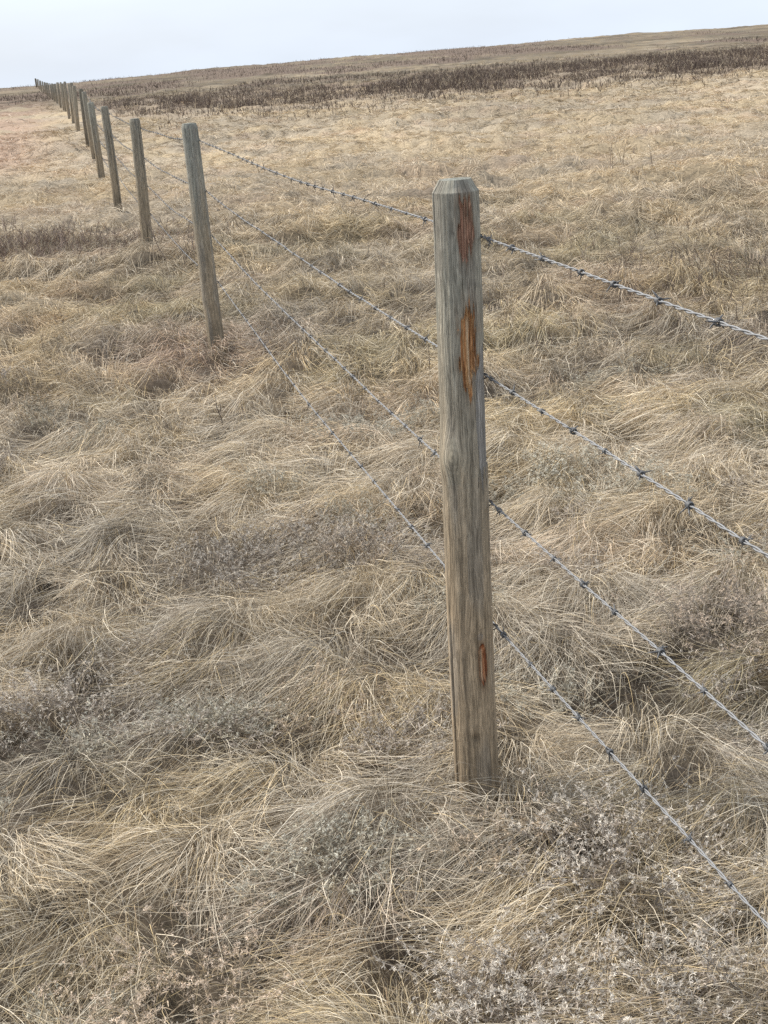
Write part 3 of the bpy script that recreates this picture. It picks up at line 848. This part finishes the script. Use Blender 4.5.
# ------------------------------------------------------------------ a few single dry stalks one can point at
def stalk(x, y, h, col, seed, label, n=1, w=.005, spread=.03, forks=4):
    g = np.random.default_rng(seed)
    z0 = float(mat_height(np.array([x]), np.array([y]))[0])
    xs_ = x + g.normal(0, spread, n); ys_ = y + g.normal(0, spread, n)
    V, F, C = merge(twigs(xs_, ys_, np.full(n, h), w, col, seed, .18, forks))
    nm = 'dry_bush' if n > 4 else 'weed_stalk'
    o = link(nm, mesh_from(nm, V - [x, y, z0], F, C), M_shrub); o.location = (x, y, z0)
    tag(o, label, 'weed')
DK = np.array([.14, .105, .085])
stalk(-1.62, 13.2, .42, DK, 1, 'bushy dark twiggy weed between the second and third posts', 9, .006, .16)
stalk(1.94, 10.7, .28, DK, 2, 'thin upright dark stem in the open grass beyond the top wire', 2, .006, .02, 2)
stalk(.79, 10.0, .2, DK, 3, 'short dark stem just behind the chamfered post', 1, .006, .01, 1)
stalk(3.35, 18.5, .32, DK, 4, 'small dark bush of stems in the middle of the open field', 9, .008, .16)

# ------------------------------------------------------------------ camera
cam = bpy.data.cameras.new('camera'); co = bpy.data.objects.new('camera', cam); COL.objects.link(co)
cam.sensor_fit = 'VERTICAL'; cam.sensor_height = 36; cam.lens = 36 * 1500 / 1024
cam.clip_start = .05; cam.clip_end = 5000
from mathutils import Matrix, Vector
p = math.atan(457.6 / 1500); r = math.atan(.078)
Fv = Vector((0, math.cos(p), -math.sin(p))); R0 = Vector((1, 0, 0)); U0 = Vector((0, math.sin(p), math.cos(p)))
Rv = math.cos(r) * R0 - math.sin(r) * U0; Uv = math.sin(r) * R0 + math.cos(r) * U0
Mx = Matrix((Rv, Uv, -Fv)).transposed().to_4x4(); Mx.translation = Vector((0, 0, 1.6))
co.matrix_world = Mx
scene.camera = co

# ------------------------------------------------------------------ daylight through thin cloud
SUN_EL, SUN_AZ = math.radians(46), math.radians(-62)     # azimuth from +Y towards +X
world = bpy.data.worlds.new('World'); scene.world = world; world.use_nodes = True
nt = world.node_tree; nt.nodes.clear()
out = N(nt, 'ShaderNodeOutputWorld'); bg = N(nt, 'ShaderNodeBackground'); bg.inputs['Strength'].default_value = .1
sky = N(nt, 'ShaderNodeTexSky', sky_type='NISHITA'); sky.sun_disc = False
sky.sun_elevation = SUN_EL; sky.sun_rotation = SUN_AZ; sky.air_density = 1.0; sky.dust_density = 2.0
tc = N(nt, 'ShaderNodeTexCoord'); mp = N(nt, 'ShaderNodeMapping'); mp.inputs['Scale'].default_value = (1, 1, 3.5)
no = N(nt, 'ShaderNodeTexNoise'); no.inputs['Scale'].default_value = 2.2; no.inputs['Detail'].default_value = 5; no.inputs['Roughness'].default_value = .5
mr = N(nt, 'ShaderNodeMapRange'); mr.inputs['From Min'].default_value = .3; mr.inputs['From Max'].default_value = .7
mr.inputs['To Min'].default_value = .60; mr.inputs['To Max'].default_value = .92
mix = N(nt, 'ShaderNodeMix', data_type='RGBA'); mix.inputs[7].default_value = (9.7, 10.8, 12.4, 1)
nt.links.new(tc.outputs['Generated'], mp.inputs[0]); nt.links.new(mp.outputs[0], no.inputs['Vector']); nt.links.new(no.outputs['Fac'], mr.inputs['Value'])
nt.links.new(mr.outputs[0], mix.inputs[0]); nt.links.new(sky.outputs[0], mix.inputs[6]); nt.links.new(mix.outputs[2], bg.inputs['Color'])
nt.links.new(bg.outputs[0], out.inputs['Surface'])
sl = bpy.data.lights.new('sun', 'SUN'); sl.energy = 5.0; sl.angle = math.radians(4); sl.color = (1, .955, .88)
so = bpy.data.objects.new('sun', sl); COL.objects.link(so)
dirv = Vector((math.sin(SUN_AZ) * math.cos(SUN_EL), math.cos(SUN_AZ) * math.cos(SUN_EL), math.sin(SUN_EL)))
so.rotation_euler = dirv.to_track_quat('Z', 'Y').to_euler()

scene.view_settings.view_transform = 'Standard'; scene.view_settings.look = 'None'
scene.view_settings.gamma = 1; scene.view_settings.use_curve_mapping = False
scene.view_settings.exposure = .12
scene.cycles.max_bounces = 6; scene.cycles.diffuse_bounces = 2; scene.cycles.transmission_bounces = 3; scene.cycles.glossy_bounces = 2
scene.cycles.use_denoising = False
